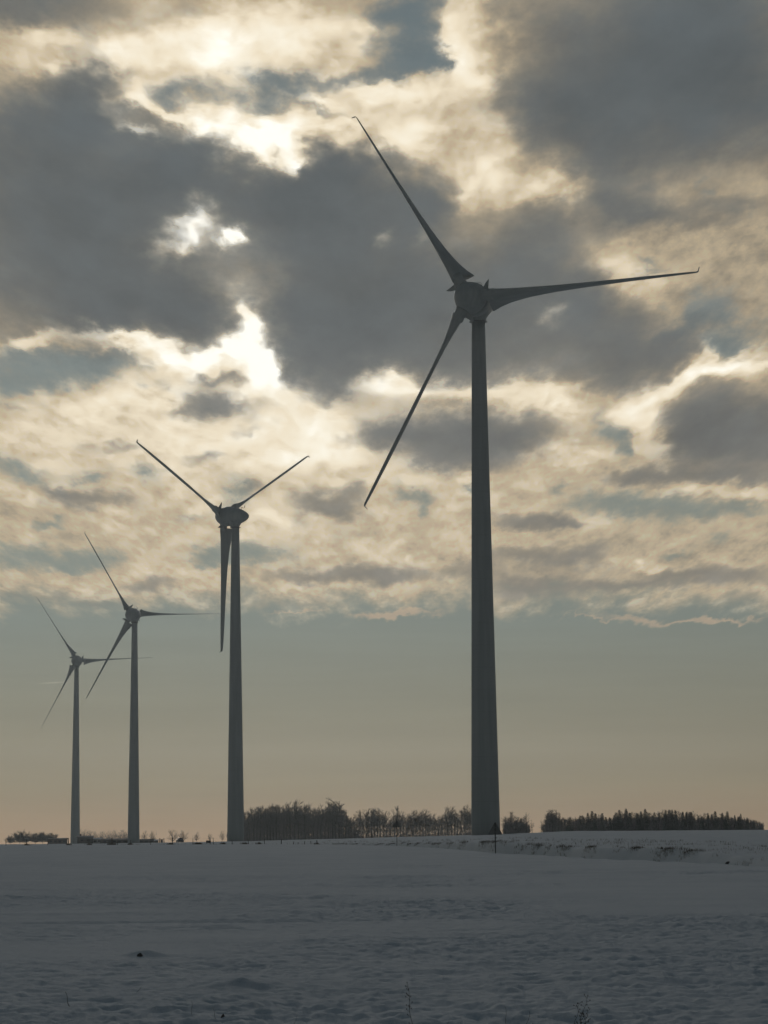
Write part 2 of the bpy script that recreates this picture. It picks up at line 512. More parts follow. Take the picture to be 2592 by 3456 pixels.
def snow_build(q, bs):
    geo = q.n('ShaderNodeNewGeometry')
    p = geo.outputs['Position']
    n1 = q.noise(p, .35, 6, .6).outputs[0]
    n2 = q.noise(p, 5.0, 6, .65).outputs[0]
    n3 = q.noise(q.vec('MULTIPLY', p, (1.0, .5, 1.0)), 1.6, 8, .7).outputs[0]
    soil = q.remap(q.math('ADD', n3, q.math('MULTIPLY', n2, .35)), .80, .93)
    cc = q.mix(q.remap(n1, .3, .7), (.735, .775, .80), (.81, .84, .86))
    cc = q.mix(q.math('MULTIPLY', soil, .22), cc, (.20, .17, .14))
    q.put(bs.inputs['Base Color'], cc)
    bs.inputs['Specular IOR Level'].default_value = .04
    b1 = q.n('ShaderNodeBump')
    b1.inputs['Strength'].default_value = .7
    b1.inputs['Distance'].default_value = .06
    q.put(b1.inputs['Height'], q.math('ADD', n3, q.math('MULTIPLY', n2, .5)))
    q.put(bs.inputs['Normal'], b1.outputs[0])


M_snow = material('snow', (.78, .80, .83), .9, snow_build)


def build_ground():
    fine = np.linspace(-11.0, 11.0, 560)
    coarse_l = np.linspace(-180, -11.0, 60)[:-1]
    coarse_r = np.linspace(11.0, 180, 60)[1:]
    azs = np.radians(np.concatenate([coarse_l, fine, coarse_r]))
    ds = [.6]
    while ds[-1] < 16:
        ds.append(ds[-1] * 1.12)
    while ds[-1] < 62:
        ds.append(ds[-1] + .05 + .0022 * (ds[-1] - 16))
    while ds[-1] < 420:
        ds.append(ds[-1] * 1.0045)
    while ds[-1] < 4000:
        ds.append(ds[-1] * 1.03)
    ds = np.array(ds)
    A, Dm = np.meshgrid(azs, ds)
    x, y = Dm * np.sin(A), Dm * np.cos(A)
    z = ground_z(x, y) + EYE
    nr, nc = A.shape
    V = np.stack([x, y, z], -1).reshape(-1, 3)
    V = np.vstack([V, [[0, 0, -1.65 + EYE]]])
    i = np.arange((nr - 1) * (nc - 1))
    r_, c_ = i // (nc - 1), i % (nc - 1)
    a = r_ * nc + c_
    quads = np.stack([a, a + nc, a + nc + 1, a + 1], 1)[:, ::-1]
    tris = np.stack([np.full(nc - 1, len(V) - 1), np.arange(nc - 1), np.arange(1, nc)], 1)[:, ::-1]
    me = bpy.data.meshes.new('snow_field')
    me.vertices.add(len(V))
    me.vertices.foreach_set('co', V.ravel())
    nl = quads.size + tris.size
    me.loops.add(nl)
    me.loops.foreach_set('vertex_index', np.concatenate([quads.ravel(), tris.ravel()]).astype(np.int32))
    npoly = len(quads) + len(tris)
    me.polygons.add(npoly)
    starts = np.concatenate([np.arange(len(quads)) * 4, quads.size + np.arange(len(tris)) * 3]).astype(np.int32)
    me.polygons.foreach_set('loop_start', starts)
    me.polygons.foreach_set('use_smooth', np.ones(npoly, bool))
    me.update(calc_edges=True)
    me.validate()
    me.materials.append(M_snow)
    # faces must look up
    if me.polygons[0].normal.z < 0:
        me.flip_normals()
    tag(link('snowy_ground', me), kind='structure')


build_ground()

# ------------------------------------------------------------------ wind turbines


def paint_build(q, bs):
    tcn = q.n('ShaderNodeTexCoord')
    p = tcn.outputs['Object']
    n1 = q.noise(q.vec('MULTIPLY', p, (1, 1, .12)), 1.3, 5, .6).outputs[0]
    cc = q.mix(q.remap(n1, .3, .75), (.32, .355, .355), (.39, .42, .42))
    q.put(bs.inputs['Base Color'], cc)


def tower_build(q, bs):
    tcn = q.n('ShaderNodeTexCoord')
    p = tcn.outputs['Object']
    sp = q.n('ShaderNodeSeparateXYZ')
    q.put(sp.inputs[0], p)
    n1 = q.noise(q.vec('MULTIPLY', p, (1, 1, .06)), 1.1, 5, .6).outputs[0]
    cc = q.mix(q.remap(n1, .3, .75), (.32, .355, .355), (.39, .42, .42))
    seam = q.math('LESS_THAN', q.math('ABSOLUTE', q.math('SUBTRACT', q.math('FRACT', q.math('MULTIPLY', sp.outputs[2], 1 / 3.8)), .5)), .008)
    cc = q.mix(q.math('MULTIPLY', seam, .35), cc, (.2, .21, .2))
    q.put(bs.inputs['Base Color'], cc)


M_paint = material('grey_white_paint', (.5, .52, .51), .45, paint_build)
M_tower = material('tower_paint', (.5, .52, .51), .55, tower_build)
M_metal = material('galvanised_metal', (.22, .23, .23), .5)
M_seam = material('dark_rubber', (.05, .05, .05), .8)

RN = [3.6, 4.2, 5, 6, 7, 8.5, 10, 12.5, 15, 18, 21, 25, 29, 33, 36, 38, 39.4, 40.2]


def blade_mesh():
    mb = MB()
    n = 20
    mb.loft([[(1.02 * math.cos(2 * math.pi * j / n), 1.02 * math.sin(2 * math.pi * j / n), r) for j in range(n)] for r in (1.7, 2.4, 3.3, 4.6)])
    # bolted collar
    mb.loft([[(rr * math.cos(2 * math.pi * j / n), rr * math.sin(2 * math.pi * j / n), r) for j in range(n)] for r, rr in ((2.35, 1.05), (2.38, 1.17), (2.62, 1.17), (2.65, 1.05))])
    rings = []

    def sec(r, off_x=0.0, squash=1.0, lean=0.0):
        ch = np.interp(r, [3.6, 4.2, 5, 7, 10, 15, 20, 25, 32, 38, 40, 41.2], [4.75, 4.5, 4.1, 3.45, 2.9, 2.45, 2.2, 2.0, 1.72, 1.3, 1.0, .5])
        th = np.interp(r, [3.6, 5, 7, 10, 15, 20, 30, 38, 41.2], [2.0, 1.65, 1.25, .85, .62, .5, .34, .22, .08])
        ph = R(np.interp(r, [3.6, 5, 7, 10, 14, 20, 30, 41], [42, 37, 31, 24, 15, 8, 2, 0]))
        ch *= squash
        le = np.interp(r, [3.6, 10, 41.2], [.245, .30, .36])
        cx, cy = -math.sin(ph), -math.cos(ph)       # leading to trailing edge
        nx, ny = cy, -cx
        pts = []
        for j in range(n):
            a = 2 * math.pi * j / n
            s = (1 - math.cos(a)) / 2               # 0 leading, 1 trailing
            yt = th * .5 * (2.6 * (math.sqrt(max(s, 0)) * .62 - .28 * s - .34 * s * s + .02 * s ** 3)) * 1.55
            yt = max(yt, .012 if s > .9 else 0) * (1 if math.sin(a) >= 0 else -1)
            if abs(math.sin(a)) < 1e-6:
                yt = 0
            u = (s - le) * ch
            pts.append((cx * u + nx * yt + off_x, cy * u + ny * yt, r + lean))
        return pts

    for r in RN:
        rings.append(sec(r))
    for i in range(1, 7):                            # upturned tip
        a = R(14 * i)
        q = sec(40.2 + .12 * i, 0, 1 - .075 * i)
        cz = 40.2 + .55 * math.sin(a)
        cxo = .55 * (1 - math.cos(a)) + (.05 * i if i > 3 else 0)
        rings.append([(p[0] * math.cos(a) + cxo, p[1], cz - p[0] * math.sin(a)) for p in q])
    last = rings[-1]
    rings.append([((p[0] * .55 + .0) + .42, p[1] * .5 - .1, p[2] * 1 + .06) for p in last])
    mb.loft(rings)
    return mb.mesh('blade', M_paint, True)


def lathe_y(profile, n=40):
    return [[(r * math.cos(2 * math.pi * j / n), y, r * math.sin(2 * math.pi * j / n)) for j in range(n)] for y, r in profile]


def nacelle_mesh():
    mb = MB()
    mb.loft(lathe_y([(3.42, 1.6), (3.42, 2.9), (3.3, 2.96), (2.2, 2.96), (2.1, 2.9), (1, 2.8), (0, 2.64), (-1, 2.44), (-2, 2.17), (-3, 1.85), (-3.9, 1.5), (-4.6, 1.15), (-5.1, .8), (-5.4, .45), (-5.52, .12)]))
    n = 40
    mb.loft([[(r * math.cos(2 * math.pi * j / n), r * math.sin(2 * math.pi * j / n) + oy, z) for j in range(n)] for z, r, oy in ((-3.38, 1.33, 0), (-3.0, 1.38, 0), (-2.6, 1.55, .02), (-2.2, 1.85, .05), (-1.5, 2.1, .1))])
    return mb.mesh('nacelle', M_paint, True)


def spinner_mesh():
    mb = MB()
    mb.loft(lathe_y([(3.5, 1.5), (3.5, 2.72), (3.62, 2.78), (4.2, 2.76), (5, 2.68), (5.8, 2.45), (6.5, 2.12), (7.1, 1.7), (7.6, 1.22), (7.95, .75), (8.15, .35), (8.2, .08)]))
    return mb.mesh('spinner', M_paint, True)


def flap_mesh():
    """trailing edge piece fixed to the hub beside a blade root (blade along +Z)"""
    mb = MB()
    a = [(.85, 2.35), (2.2, 2.9), (2.95, 3.55), (1.9, 3.5), (.85, 3.5)]
    t = .11
    ya = [(x, -.10 - .16 * x - (t if x < 2 else .03), z) for x, z in a]
    yb = [(x, -.10 - .16 * x + (t if x < 2 else .03), z) for x, z in a]
    mb.loft([ya, yb])
    return mb.mesh('hub_flap', M_paint)


def hoop_mesh():
    mb = MB()
    mb.tube([(-.55, 0, 0), (-.55, 0, .85)] + [(.55 * math.cos(R(180 - a)), 0, .85 + .55 * math.sin(R(a))) for a in range(15, 180, 15)] + [(.55, 0, .85), (.55, 0, 0)], .045, 6)
    mb.tube([(0, 0, 0), (0, 0, .75)], .03, 5)
    return mb.mesh('lightning_hoop', M_metal)


def vane_mesh():
    mb = MB()
    mb.tube([(0, 0, -.1), (0, 0, .75)], .05, 6)
    mb.tube([(0, .1, .5), (0, -1.35, .5)], .045, 6)
    mb.tube([(0, -1.3, .45), (0, -1.3, .75)], .05, 6)
    mb.loft([[(-.03, -1.15, .7), (-.03, -1.5, .62), (-.03, -1.45, 1.35), (-.03, -1.3, 1.38)], [(.03, -1.15, .7), (.03, -1.5, .62), (.03, -1.45, 1.35), (.03, -1.3, 1.38)]])
    mb.tube([(-.35, -.1, .62), (.35, -.1, .62)], .03, 5)
    for sx in (-.35, .35):
        mb.tube([(sx, -.1, .55), (sx, -.1, .8)], .06, 6)
    return mb.mesh('weather_vane', M_metal)


def collar_mesh():
    mb = MB()
    n = 40
    mb.loft([[(r * math.cos(2 * math.pi * j / n), r * math.sin(2 * math.pi * j / n), z) for j in range(n)] for z, r in ((-.16, 1.2), (-.15, 1.36), (.04, 1.36), (.05, 1.2))])
    for a in (0, 60, 120, 180, 240, 300):
        mb.box((1.42 * math.cos(R(a)), 1.42 * math.sin(R(a)), -.04), (.3, .26, .2), R(a))
    return mb.mesh('collar', M_metal)


ME_blade, ME_nac, ME_spin, ME_flap, ME_hoop, ME_vane, ME_collar = blade_mesh(), nacelle_mesh(), spinner_mesh(), flap_mesh(), hoop_mesh(), vane_mesh(), collar_mesh()


def wind_turbine(x, y, zb, yaw, phase, label, tilt=5.0, H=98.0, rmul=1.0):
    zg = gz(x, y)
    root = empty('wind_turbine', (x, y, zg - .05))
    tag(root, label, 'wind turbine', 'row of wind turbines')
    hub_z = zb + H + EYE - (zg - .05)
    top = hub_z - 3.38
    mb = MB()
    n = 48
    prof = []
    for i in range(25):
        z = -.5 + (top + .5) * i / 24
        r = 1.165 + (2.5 - 1.165) * (top - z) / 91.0
        prof.append((z, r))
    mb.loft([[(r * math.cos(2 * math.pi * j / n), r * math.sin(2 * math.pi * j / n), z) for j in range(n)] for z, r in prof])
    tw = link('tower', mb.mesh('tower', M_tower, True), root)
    link('collar', ME_collar, tw, Matrix.Translation((0, 0, top)))
    base = Matrix.Translation((0, 0, hub_z)) @ Matrix.Rotation(-R(yaw), 4, 'Z')
    tl = base @ Matrix.Rotation(R(tilt), 4, 'X')
    na = link('nacelle', ME_nac, root, tl)
    link('lightning_hoop', ME_hoop, na, Matrix.Translation((0, -.7, 2.45)))
    link('weather_vane', ME_vane, na, Matrix.Translation((0, -2.5, 1.98)))
    sp = link('spinner', ME_spin, root, tl)
    for i in range(3):
        th = phase + 120 * i - 90
        rot = Matrix.Translation((0, 5, 0)) @ Matrix.Rotation(R(th), 4, 'Y')
        link('hub_flap', ME_flap, sp, rot)
        link('blade', ME_blade, root, tl @ rot @ Matrix.Diagonal((1, 1, rmul, 1)))
    return root


wind_turbine(16.8, 414.5, -4.78, 200.8, 120.9, 'nearest and by far the tallest wind turbine, standing right of centre beside the road sign', tilt=.3)
wind_turbine(-44.5, 717.1, -1.30, -46.9, 26.9, 'wind turbine seen from behind at an angle, one blade hanging straight down beside its tower')
wind_turbine(-106.5, 1024.8, -1.72, -23.5, 57.5, 'third nearest wind turbine, its level blade reaching behind the turbine with the hanging blade')
wind_turbine(-166.2, 1299.7, -.7, 170.4, 122.5, 'farthest and smallest wind turbine, leftmost of the row beside the low farm buildings', tilt=.3)


# ------------------------------------------------------------------ road signs seen from behind
M_signback = material('sign_back', (.22, .23, .23), .5)
M_post = material('dark_steel', (.07, .075, .075), .5)


def road_sign(X, d, size, low_edge, label):
    x, y, z = at(X, d)
    root = empty('road_sign', (x, y, z - .05))
    tag(root, label, 'road sign', 'triangular road signs by the sunken road')
    mb = MB()
    mb.tube([(0, 0, -.6), (0, 0, low_edge + size * .80)], .036, 12)
    link('post', mb.mesh('post', M_post, True), root)
    h = size * .866
    pts = []
    for cx, cz, a0 in ((0, h - .08, 90), (-size / 2 + .07, .04, 210), (size / 2 - .07, .04, 330)):
        for da in (-60, -30, 0, 30, 60):
            pts.append((cx + .045 * math.cos(R(a0 + da)), cz + .045 * math.sin(R(a0 + da))))
    def ring(yy, sc=1.0):
        return [(px * sc, yy, low_edge + h / 3 + (pz - h / 3) * sc) for px, pz in pts]
    mb = MB()
    mb.loft([ring(.052), ring(.058)])
    mb.loft([ring(.030), ring(.052)], False)
    mb.loft([ring(.030, .96), ring(.050, .96)], False)
    mb.loft([ring(.058, 1.0), ring(.060, .97)], False)
    link('sign_panel', mb.mesh('sign_panel', M_signback), root)
    for zz in (.16, .42):
        mb = MB()
        mb.box((0, .040, low_edge + zz * size / .9), (.30 if zz < .3 else .2, .02, .05))
        mb.tube([(0, 0, low_edge + zz * size / .9 - .025), (0, 0, low_edge + zz * size / .9 + .025)], .05, 12)
        link('bracket', mb.mesh('bracket', M_metal), root)
    return root


def sign_fit(X, d, base_row, edge_row):
    """lower edge of the panel above the ground, from the two rows of the photograph"""
    a = ray(X, edge_row)
    zz = EYE + a[2] / math.hypot(a[0], a[1]) * d
    return zz - at(X, d)[2]


road_sign(1329, 247, .90, sign_fit(1329, 247, 2855, 2790), 'triangular road sign seen from behind, standing clear against the bare wood')
road_sign(1658, 152, .92, sign_fit(1658, 152, 2866, 2814), 'triangular road sign seen from behind, directly in front of the foot of the nearest turbine')

# ------------------------------------------------------------------ field fence of separate stakes
M_wood = material('weathered_wood', (.085, .075, .065), .9)
M_straw = material('dry_grass', (.17, .15, .115), .9)
rng = random.Random(4)


def tube_lean(h, r, lean):
    mb = MB()
    mb.tube([(0, 0, -.25), (lean * .4, 0, h * .5), (lean, 0, h)], [r, r * .97, r * .9], 7)
    return mb


FX = [(32, 20), (100, 19), (169, 20), (237, 22), (304, 19), (380, 22), (398, 18), (440, 15), (508, 20), (580, 21), (648, 19), (716, 21), (779, 14), (833, 16), (887, 17), (942, 17), (983, 11), (998, 9), (1020, 14), (1042, 14), (1062, 16)]
f_root = None
pts_fence = []
for i, (X, hp) in enumerate(FX):
    d = float(edge_distance(np.array([X]))[0]) + (1.2 if X < 900 else 2.0)
    x, y, z = at(X, d)
    if f_root is None:
        f_root = empty('field_fence', (x, y, z))
        tag(f_root, 'long thin fence of leaning wooden stakes along the far edge of the snowy field', 'fence')
    h = hp * d / F * 1.08
    thick = .055 if X in (237, 380, 580, 942, 1062) else .036
    po = link('post', tube_lean(h, thick, rng.uniform(-.07, .07)).mesh('post', M_wood), f_root, Matrix.Translation((x - f_root.location.x, y - f_root.location.y, z - f_root.location.z)))
    pts_fence.append((Vector((x, y, z)) - f_root.location, h))
mb = MB()
for (p, h), (q_, h2) in zip(pts_fence[:-1], pts_fence[1:]):
    for fr in (.55, .92):
        a_, b_ = p + Vector((0, 0, h * fr)), q_ + Vector((0, 0, h2 * fr))
        mid = (a_ + b_) / 2 - Vector((0, 0, .05))
        mb.tube([a_, mid, b_], .006, 4)
link('wire', mb.mesh('wire', M_metal), f_root)

# ------------------------------------------------------------------ dry grass on the bank and along the fence


def blade_tri(V, Fc, x, y, z, h, w, lean, ang):
    b = len(V)
    dx, dy = math.cos(ang) * w, math.sin(ang) * w
    lx, ly = math.cos(ang + 1.3) * lean, math.sin(ang + 1.3) * lean
    V += [(x - dx, y - dy, z - .03), (x + dx, y + dy, z - .03), (x + lx * .45 + dx * .7, y + ly * .45, z + h * .6), (x + lx * .45 - dx * .7, y + ly * .45, z + h * .6), (x + lx, y + ly, z + h)]
    Fc += [(b, b + 1, b + 2, b + 3), (b + 3, b + 2, b + 4)]


V, Fc = [], []
gr = np.random.default_rng(7)
X = gr.uniform(1080, 2800, 9000)
dE = edge_distance(X)
t = np.where(gr.random(9000) < .62, gr.normal(10.6, 1.0, 9000), np.where(gr.random(9000) < .5, gr.normal(7.4, .9, 9000), gr.uniform(11, 60, 9000)))
ang = (X - 1296) / F
gx, gy = (dE + t) * np.sin(ang), (dE + t) * np.cos(ang)
cl = fbm(gx * .9, gy * .45, 3, 61)
ok = np.nonzero(cl > .04 + .35 * gr.random(9000) - .1)[0][:2300]
gzz = ground_z(gx[ok], gy[ok]) + EYE
for x, y, z in zip(gx[ok], gy[ok], gzz):
    for _ in range(5):
        ox, oy = gr.normal(0, .10), gr.normal(0, .10)
        blade_tri(V, Fc, x + ox, y + oy, z, gr.uniform(.05, .19) * min(1, math.hypot(x, y) / 150), gr.uniform(.004, .010) * min(1, math.hypot(x, y) / 130), gr.normal(0, .12), gr.uniform(0, 6.28))
npt = 0
for X in (100, 237, 304, 372, 384, 440, 574, 660, 670, 748, 820, 868, 1062):
    d = float(edge_distance(np.array([X]))[0]) + 1
    for _ in range(160):
        x, y, z = at(X + gr.normal(0, 5), d + gr.normal(0, .8))
        blade_tri(V, Fc, x, y, z, gr.uniform(.08, .30), gr.uniform(.01, .02), gr.normal(0, .1), gr.uniform(0, 6.28))
for _ in range(420):
    X = gr.uniform(340, 1080)
    d = float(edge_distance(np.array([X]))[0]) + gr.normal(.5, 1.5)
    x, y, z = at(X, d)
    blade_tri(V, Fc, x, y, z, gr.uniform(.05, .16), gr.uniform(.008, .016), gr.normal(0, .1), gr.uniform(0, 6.28))
tag(link('dry_grass', mesh_of('dry_grass', V, Fc, M_straw)), kind='stuff')

# ------------------------------------------------------------------ weeds sticking out of the near snow
M_weed = material('dead_weed_stalk', (.055, .045, .035), .9)


def stalk(X, base_d, h, side, tilt, label, name='dry_weed', seeds=True, stems=1, rad=.0035):
    r = random.Random(int(X * 7 + h * 100))
    x, y, z = at(X, base_d)
    mb = MB()
    for sidx in range(stems):
        hh = h * (1 if sidx == 0 else r.uniform(.5, .95))
        ox = 0 if sidx == 0 else r.uniform(-.05, .05)
        pts = []
        for i in range(9):
            u = i / 8
            pts.append((ox + tilt * u * u * (1 if sidx == 0 else r.uniform(.4, 1.6)) + .010 * math.sin(u * 9 + sidx), .02 * math.sin(u * 5), -.08 + (hh + .08) * u))
        mb.tube(pts, [rad * (1 - .6 * i / 8) for i in range(9)], 5)
        if seeds:
            for i in range(int(22 * hh / .45)):
                u = r.uniform(.25, 1.0)
                p = Vector(pts[min(8, int(u * 8))])
                p = p + (Vector(pts[min(8, int(u * 8) + 1)]) - p) * r.random()
                a = r.uniform(0, 6.28)
                l = r.uniform(.012, .045) * (1.2 - .5 * u)
                e = p + Vector((math.cos(a) * l, math.sin(a) * l, l * r.uniform(.3, 1.1)))
                mb.tube([p, e], [.0016, .0012], 4)
                mb.tube([e - Vector((0, 0, .004)), e + Vector((0, 0, .007))], [.0045, .002], 5)
    o = link(name, mb.mesh(name, M_weed), None)
    o.location = (x, y, z)
    tag(o, label, 'weed')
    return o


stalk(1374, 20.3, .37, 0, -.045, 'tallest dead weed stalk with small seed heads, at the bottom edge right of the middle', rad=.0026)
stalk(1690, 20.2, .20, 0, -.03, 'thin leaning grass stem left of the pair of upright stems at the bottom edge', seeds=False, rad=.0022)
stalk(1752, 20.3, .19, 0, .02, 'pair of upright bare stems at the bottom edge, right of the tallest weed', seeds=False, stems=2, rad=.0028)
stalk(1930, 20.1, .25, 0, .05, 'bushy dead weed of several stems at the bottom edge, rightmost of the weeds', stems=5, rad=.0026)
stalk(1475, 20.1, .09, 0, .05, 'short grass stem leaning right just beside the tallest dead weed', seeds=False, rad=.002)
stalk(246, 22.6, .14, 0, -.05, 'dead stick leaning left out of the snow near the bottom left corner', seeds=False, rad=.004)
stalk(455, 24.6, .07, 0, .07, 'small twig leaning right out of the snow above the leaning stick', seeds=False, rad=.003)
stalk(648, 21.5, .12, 0, -.015, 'short upright grass stem at the bottom edge beside the dark clod', seeds=False, rad=.0022)
stalk(730, 21.2, .10, 0, -.05, 'short bent grass stem directly left of the small dark clod', seeds=False, rad=.0022)
stalk(985, 20.6, .07, 0, .01, 'tiny grass stem at the bottom edge left of the tallest weed', seeds=False, rad=.002)

M_soil = material('frozen_soil', (.12, .11, .10), .95)


def clod(X, d, rx, rz, label):
    x, y, z = at(X, d)
    n, V, Fc = 18, [], []
    rr_ = random.Random(int(X))
    rings = []
    for i in range(7):
        a = i / 6 * math.pi / 2
        rings.append([((rx * math.cos(a) + .001) * math.cos(2 * math.pi * j / n) * (1 + rr_.uniform(-.14, .14)), (rx * math.cos(a) + .001) * math.sin(2 * math.pi * j / n) * (1 + rr_.uniform(-.14, .14)), -.06 + (rz + .06) * math.sin(a) * (1 + rr_.uniform(-.1, .1))) for j in range(n)])
    mb = MB()
    mb.loft(rings)
    o = link('soil_clod', mb.mesh('soil_clod', M_soil, True))
    o.location = (x, y, z)
    tag(o, label, 'clod', 'clods of soil showing through the snow')


clod(474, 30.45, .05, .035, 'dark clod of soil in the snow on the left, the larger of two')
clod(748, 21.3, .022, .02, 'small dark clod of soil at the very bottom edge, left of the middle')
clod(2428, 98, .14, .06, 'dark clod on the snowy bank at the right edge')

# ------------------------------------------------------------------ trees


def bark_build(q, bs):
    tcn = q.n('ShaderNodeTexCoord')
    n1 = q.noise(q.vec('MULTIPLY', tcn.outputs['Object'], (1, 1, .3)), 2.0, 4, .6).outputs[0]
    q.put(bs.inputs['Base Color'], q.mix(n1, (.08, .076, .07), (.14, .132, .122)))


M_bark = material('bark', (.09, .085, .08), .9, bark_build)
M_twig = material('bare_twigs', (.20, .19, .185), .9)
M_frost = material('frosted_twigs', (.26, .245, .235), .9)
M_ndl = material('conifer_needles', (.10, .12, .11), .9)


def strip(V, Fc, p, q_, w, r):
    d_ = (q_ - p)
    if d_.length < 1e-5:
        return
    s_ = d_.cross(Vector((r.uniform(-1, 1), r.uniform(-1, 1), r.uniform(-1, 1))))
    if s_.length < 1e-6:
        return
    s_ = s_.normalized() * w
    b = len(V)
    V += [p - s_, p + s_, q_ + s_ * .45, q_ - s_ * .45]
    Fc.append((b, b + 1, b + 2, b + 3))


def bare_tree_mesh(h, spread, seed, tall=True, tw=.035, dens=1.0):
    """trunk with limbs, and a crown of thin twigs (for a tree of height h)"""
    r = random.Random(seed)
    tr = MB()
    V, Fc = [], []
    lean = r.uniform(-.04, .04) * h
    fork = h * (r.uniform(.30, .5) if tall else r.uniform(.12, .22))
    base_r = h * .013
    stems = []
    nst = 1 if tall and r.random() < .6 else r.choice((2, 3))
    trunk = [(0, 0, -.3), (lean * .2, 0, fork * .5), (lean * .4, r.uniform(-.1, .1), fork)]
    if nst > 1:
        tr.tube(trunk, [base_r * 1.15, base_r, base_r * .9], 6)
        for i in range(nst):
            a = r.uniform(0, 6.28)
            end = Vector((lean + math.cos(a) * spread * .35, math.sin(a) * spread * .35, h * r.uniform(.8, .95)))
            st = Vector(trunk[-1])
            mid = st.lerp(end, .5) + Vector((math.cos(a), math.sin(a), 0)) * spread * .1
            tr.tube([st, mid, end], [base_r * .7, base_r * .45, base_r * .15], 5)
            stems.append((st, mid, end))
    else:
        end = Vector((lean, r.uniform(-.3, .3), h * .96))
        mid = Vector((lean * .6 + r.uniform(-.25, .25), r.uniform(-.2, .2), h * .6))
        tr.tube(trunk[:2] + [mid, end], [base_r * 1.15, base_r, base_r * .6, base_r * .15], 6)
        stems.append((Vector(trunk[1]), mid, end))
    nb = int((46 if tall else 44) * dens)
    cz, rz = (h * .57, h * .43) if tall else (h * .56, h * .44)
    for i in range(nb):
        st, mid, end = r.choice(stems)
        a = r.uniform(0, 6.28)
        cp = r.uniform(-1, 1)
        rad = r.random() ** .42
        sp_ = math.sqrt(1 - cp * cp) * rad * spread * (.72 if tall else 1.0)
        q_ = Vector((math.cos(a) * sp_ + lean * .7, math.sin(a) * sp_, cz + cp * rad * rz))
        zs = min(max(q_.z - sp_ * r.uniform(.7, 1.5) - .3, h * .10), h * .93)
        u = min(max((zs - st.z) / max(end.z - st.z, .1), 0), 1)
        p = st.lerp(mid, u * 2) if u < .5 else mid.lerp(end, u * 2 - 1)
        d_ = (q_ - p)
        L = max(d_.length, .3)
        d_ = d_.normalized()
        m_ = p.lerp(q_, .5) - Vector((0, 0, L * .06))
        tr.tube([p, m_, q_], [base_r * .3, base_r * .2, base_r * .08], 4, False)
        for j in range(int(11 * dens)):
            uu = r.uniform(.25, 1.0)
            pp = p.lerp(q_, uu)
            dd_ = (d_ + Vector((r.gauss(0, .5), r.gauss(0, .5), r.gauss(.35, .35)))).normalized()
            l2 = min(L, 2.2) * r.uniform(.3, .65)
            e = pp + dd_ * l2
            strip(V, Fc, pp, e, tw * r.uniform(.55, .9), r)
            for kk in range(4):
                p3 = pp.lerp(e, r.uniform(.35, 1))
                d3 = (dd_ + Vector((r.gauss(0, .6), r.gauss(0, .6), r.gauss(.3, .35)))).normalized()
                strip(V, Fc, p3, p3 + d3 * l2 * r.uniform(.3, .6), tw * .5, r)
    return tr, V, Fc


def conifer_mesh(h, w, seed):
    r = random.Random(seed)
    tr = MB()
    tr.tube([(0, 0, -.3), (0, 0, h * .5), (0, 0, h * .98)], [h * .013, h * .009, h * .002], 6)
    V, Fc = [], []
    z = h * .06
    while z < h * .99:
        u = z / h
        L = w * (1 - u) ** .8 * r.uniform(.75, 1.15) + .12
        nb = 7 if u < .8 else 5
        a0 = r.uniform(0, 6.28)
        for i in range(nb):
            a = a0 + 6.28 * i / nb + r.uniform(-.3, .3)
            l = L * r.uniform(.7, 1.1)
            p = Vector((0, 0, z))
            e = Vector((math.cos(a) * l, math.sin(a) * l, z - l * r.uniform(.1, .3) + (l * .2 if u > .7 else 0)))
            for j in range(9):
                uu = r.uniform(.1, 1)
                pp = p.lerp(e, uu)
                dd_ = Vector((math.cos(a) + r.gauss(0, .6), math.sin(a) + r.gauss(0, .6), r.gauss(-.35, .3))).normalized()
                strip(V, Fc, pp, pp + dd_ * r.uniform(.3, .75) * (1.1 - .5 * u), .11, r)
        z += h * .028 * r.uniform(.8, 1.2)
    return tr, V, Fc


def tree_proto(kind, built, mat, crown='crown'):
    tr, V, Fc = built
    return (kind, tr.mesh('trunk', M_bark), mesh_of(crown, V, Fc, mat))


P_bare = [tree_proto('bare_tree', bare_tree_mesh(14.0, 3.4, 10 + i, True, .045, 1.0), M_twig) for i in range(7)]
P_thin = [tree_proto('bare_tree', bare_tree_mesh(14.0, 3.0, 40 + i, True, .03, .62), M_twig) for i in range(4)]
P_round = [tree_proto('bare_tree', bare_tree_mesh(6.0, 2.9, 60 + i, False, .026, .8), M_frost) for i in range(4)]
P_bush = [tree_proto('bush', bare_tree_mesh(5.0, 3.6, 80 + i, False, .05, 1.5), M_frost) for i in range(3)]
P_con = [tree_proto('conifer', conifer_mesh(12.0, 2.6, 100 + i), M_ndl) for i in range(4)]


def plant(proto, X, d, top_row, label, group, cat, hfix=None, wide=1.0, sink=.0, hp=None):
    kind, tm, cm = proto
    x, y, z = at(X, d)
    z -= sink
    a = ray(X, top_row)
    zt = EYE + a[2] / math.hypot(a[0], a[1]) * d
    h0 = hp
    sc = max((zt - z) / h0, .05)
    root = empty(kind, (x, y, z), rngt.uniform(0, 6.28))
    root.scale = (sc * wide, sc * wide, sc)
    tag(root, label, cat, group)
    link('trunk', tm, root)
    link('crown', cm, root)
    return root


rngt = random.Random(11)
TOP = [(815, 2726), (832, 2721), (887, 2708), (963, 2700), (1000, 2702), (1033, 2710), (1071, 2714), (1115, 2693), (1140, 2702), (1158, 2728), (1180, 2750), (1212, 2727), (1250, 2714), (1290, 2722), (1310, 2738), (1337, 2713), (1360, 2740), (1386, 2729), (1429, 2723), (1467, 2738), (1510, 2718), (1554, 2714), (1590, 2720), (1610, 2722)]
tx, ty = zip(*TOP)


def top_at(X):
    return float(np.interp(X, tx, ty))


